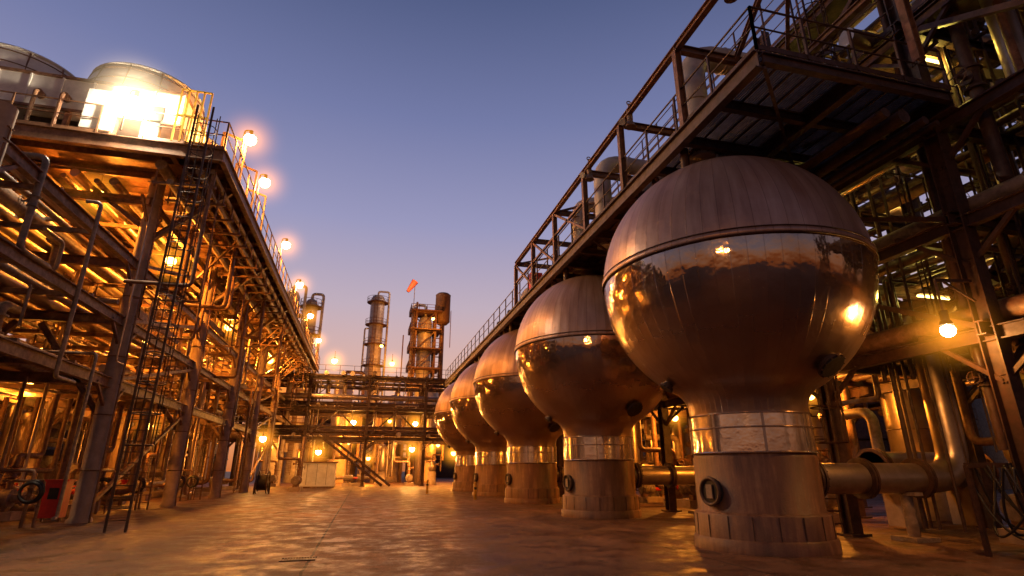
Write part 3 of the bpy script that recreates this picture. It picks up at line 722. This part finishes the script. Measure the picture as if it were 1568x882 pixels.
post_lamp((-8.3,50.6,4.1),None,900,warm=True,br=.27,glow_r=2.); post_lamp((-14.3,28,5.1),None,900,br=.2,glow_r=1.4); post_lamp((-12,36,4.0),None,900,br=.2,glow_r=1.4); post_lamp((-16,33,8.4),None,1200,br=.18,glow_r=1.3); post_lamp((-12,33,8.3),None,1300,br=.18); post_lamp((-17,21,8.2),None,800,br=.18,glow_r=1.1); post_lamp((-12,45,8.3),None,1500,br=.18,glow_r=1.3)
post_lamp((-15,23,3.9),None,380,br=.14,glow_r=.9)
e=post_lamp((11.5,8.3,4.35),None,230,warm=True,br=.14,glow_r=1.3)
m=MB('lamp_bracket',[STEELD],(11.5,8.3,5.4)); m.bar((11.5,8.3,5.45),(12.3,8.15,5.45),.06); m.bar((11.7,8.27,5.42),(12.28,8.15,5.0),.04); m.build(e)
for p,pw in (((15,16,4.1),800),((15,25,4.1),950),((15.5,36,4.1),1200),((19.5,20,6.4),500),((14.5,21,8.8),260),((19,30,8.8),500),((19,12,4.0),650)): post_lamp(p,None,pw,br=.16,glow_r=1.1)
for p,pw in (((5,62.6,3.8),2700),((-4.6,61.4,3.4),1600),((9.5,62,3.4),1500),((-4,62,13),700),((2.2,62,13),700),((-1.5,66,6.8),1800),((5.5,66,6.8),1800),((-10,66,4),1400)): post_lamp(p,None,pw,warm=(R.random()<.4),br=.28,glow_r=2.3)
for p in ((-2,76,5),(3,78,8),(10,80,5),(-6.5,74,9),(.5,72,3)): post_lamp(p,None,2400,br=.25,glow_r=1.9)
for p,pw in (((8,105,18),3500),((1.5,104,24),1700),((-11,79,16),2000),((11,104,30),3000),((-35,62,9),2500),((38,60,9),2500)): post_lamp(p,None,pw,br=.3)  # tower lamps added on the camera side to brighten the distant towers
post_lamp((-8,-9,10),0,1500,warm=True,name='unseen_fill_lamp',arm=.6,br=.2)  # unseen lamp added behind the camera to light the sphere fronts
fl=post_lamp((-8.9,19.0,14.05),DZ,2300,warm=True,name='floodlight',arm=.2,br=.2,col=(1,.80,.55)); add_glow(fl,2.2,GLOW_W)
for p,q in (((13.2,8.6,12.0),(14.4,8.6,12.0)),((13.0,12,9.0),(13.0,13.2,9.0)),((14.5,10,14.7),(15.7,10,14.7)),((16,15,11.9),(17.2,15,11.9)),((15.8,12,6.6),(17.,12,6.6)),((13,26,6.6),(13,27.4,6.6)),((19.5,14,9),(20.7,14,9))):
    m=MB('fluorescent_light',[E_TUBE,STEEL]); m.cyl(p,q,.04,8); m.m=1; m.bar(V(p)+V((0,0,.08)),V(q)+V((0,0,.08)),.16,.05); o=m.build()
    c=(V(p)+V(q))/2; point((c.x,c.y,c.z-.12),90,(1.,.70,.12),.15,o)

# ------------------------------------------------------------ world
w=bpy.data.worlds.new('World'); scene.world=w; w.use_nodes=True; nt=w.node_tree; bg=nt.nodes['Background']
tc=N(nt,'ShaderNodeTexCoord'); sp=N(nt,'ShaderNodeSeparateXYZ'); nt.links.new(tc.outputs['Generated'],sp.inputs[0])
col=ramp(nt,math_(nt,'MAXIMUM',sp.outputs[2],0.),[(0.,(.62,.17,.045)),(.07,(.85,.37,.18)),(.16,(.74,.44,.36)),(.28,(.53,.42,.50)),(.42,(.32,.315,.51)),(.58,(.175,.20,.39)),(.74,(.078,.104,.23)),(1.,(.025,.034,.09))])
az=ramp(nt,math_(nt,'ADD',math_(nt,'MULTIPLY',sp.outputs[1],.5),.5),[(0.,.34),(.45,.38),(.8,1.),(1.,1.05)])
col=mixc(nt,1.,col,az,'MULTIPLY')
sky=N(nt,'ShaderNodeTexSky',sky_type='NISHITA'); sky.sun_disc=False; sky.sun_elevation=math.radians(-2); sky.sun_rotation=math.radians(-10)
hs=N(nt,'ShaderNodeMix',data_type='RGBA',blend_type='ADD'); hs.inputs[0].default_value=.03; nt.links.new(col,hs.inputs[6]); nt.links.new(sky.outputs[0],hs.inputs[7])
nt.links.new(hs.outputs[2],bg.inputs[0]); bg.inputs[1].default_value=.95
sl=bpy.data.lights.new('sun','SUN'); sl.energy=.05; sl.angle=math.radians(12); sl.color=(1,.6,.4); so=bpy.data.objects.new('sun',sl); so.rotation_euler=(math.radians(-84),0,math.radians(10)); scene.collection.objects.link(so)

# ------------------------------------------------------------ camera
cam=bpy.data.cameras.new('camera'); cam.sensor_width=36; cam.lens=830/1568*36; cam.clip_end=2000
co=bpy.data.objects.new('camera',cam); co.location=(0,0,1.6); co.rotation_euler=(math.radians(108.6),0,math.radians(-14.6)); scene.collection.objects.link(co); scene.camera=co
scene.view_settings.view_transform='Standard'; scene.view_settings.look='None'; scene.view_settings.exposure=0
print('FACES',sum(len(o.data.polygons) for o in scene.objects if o.type=='MESH'))
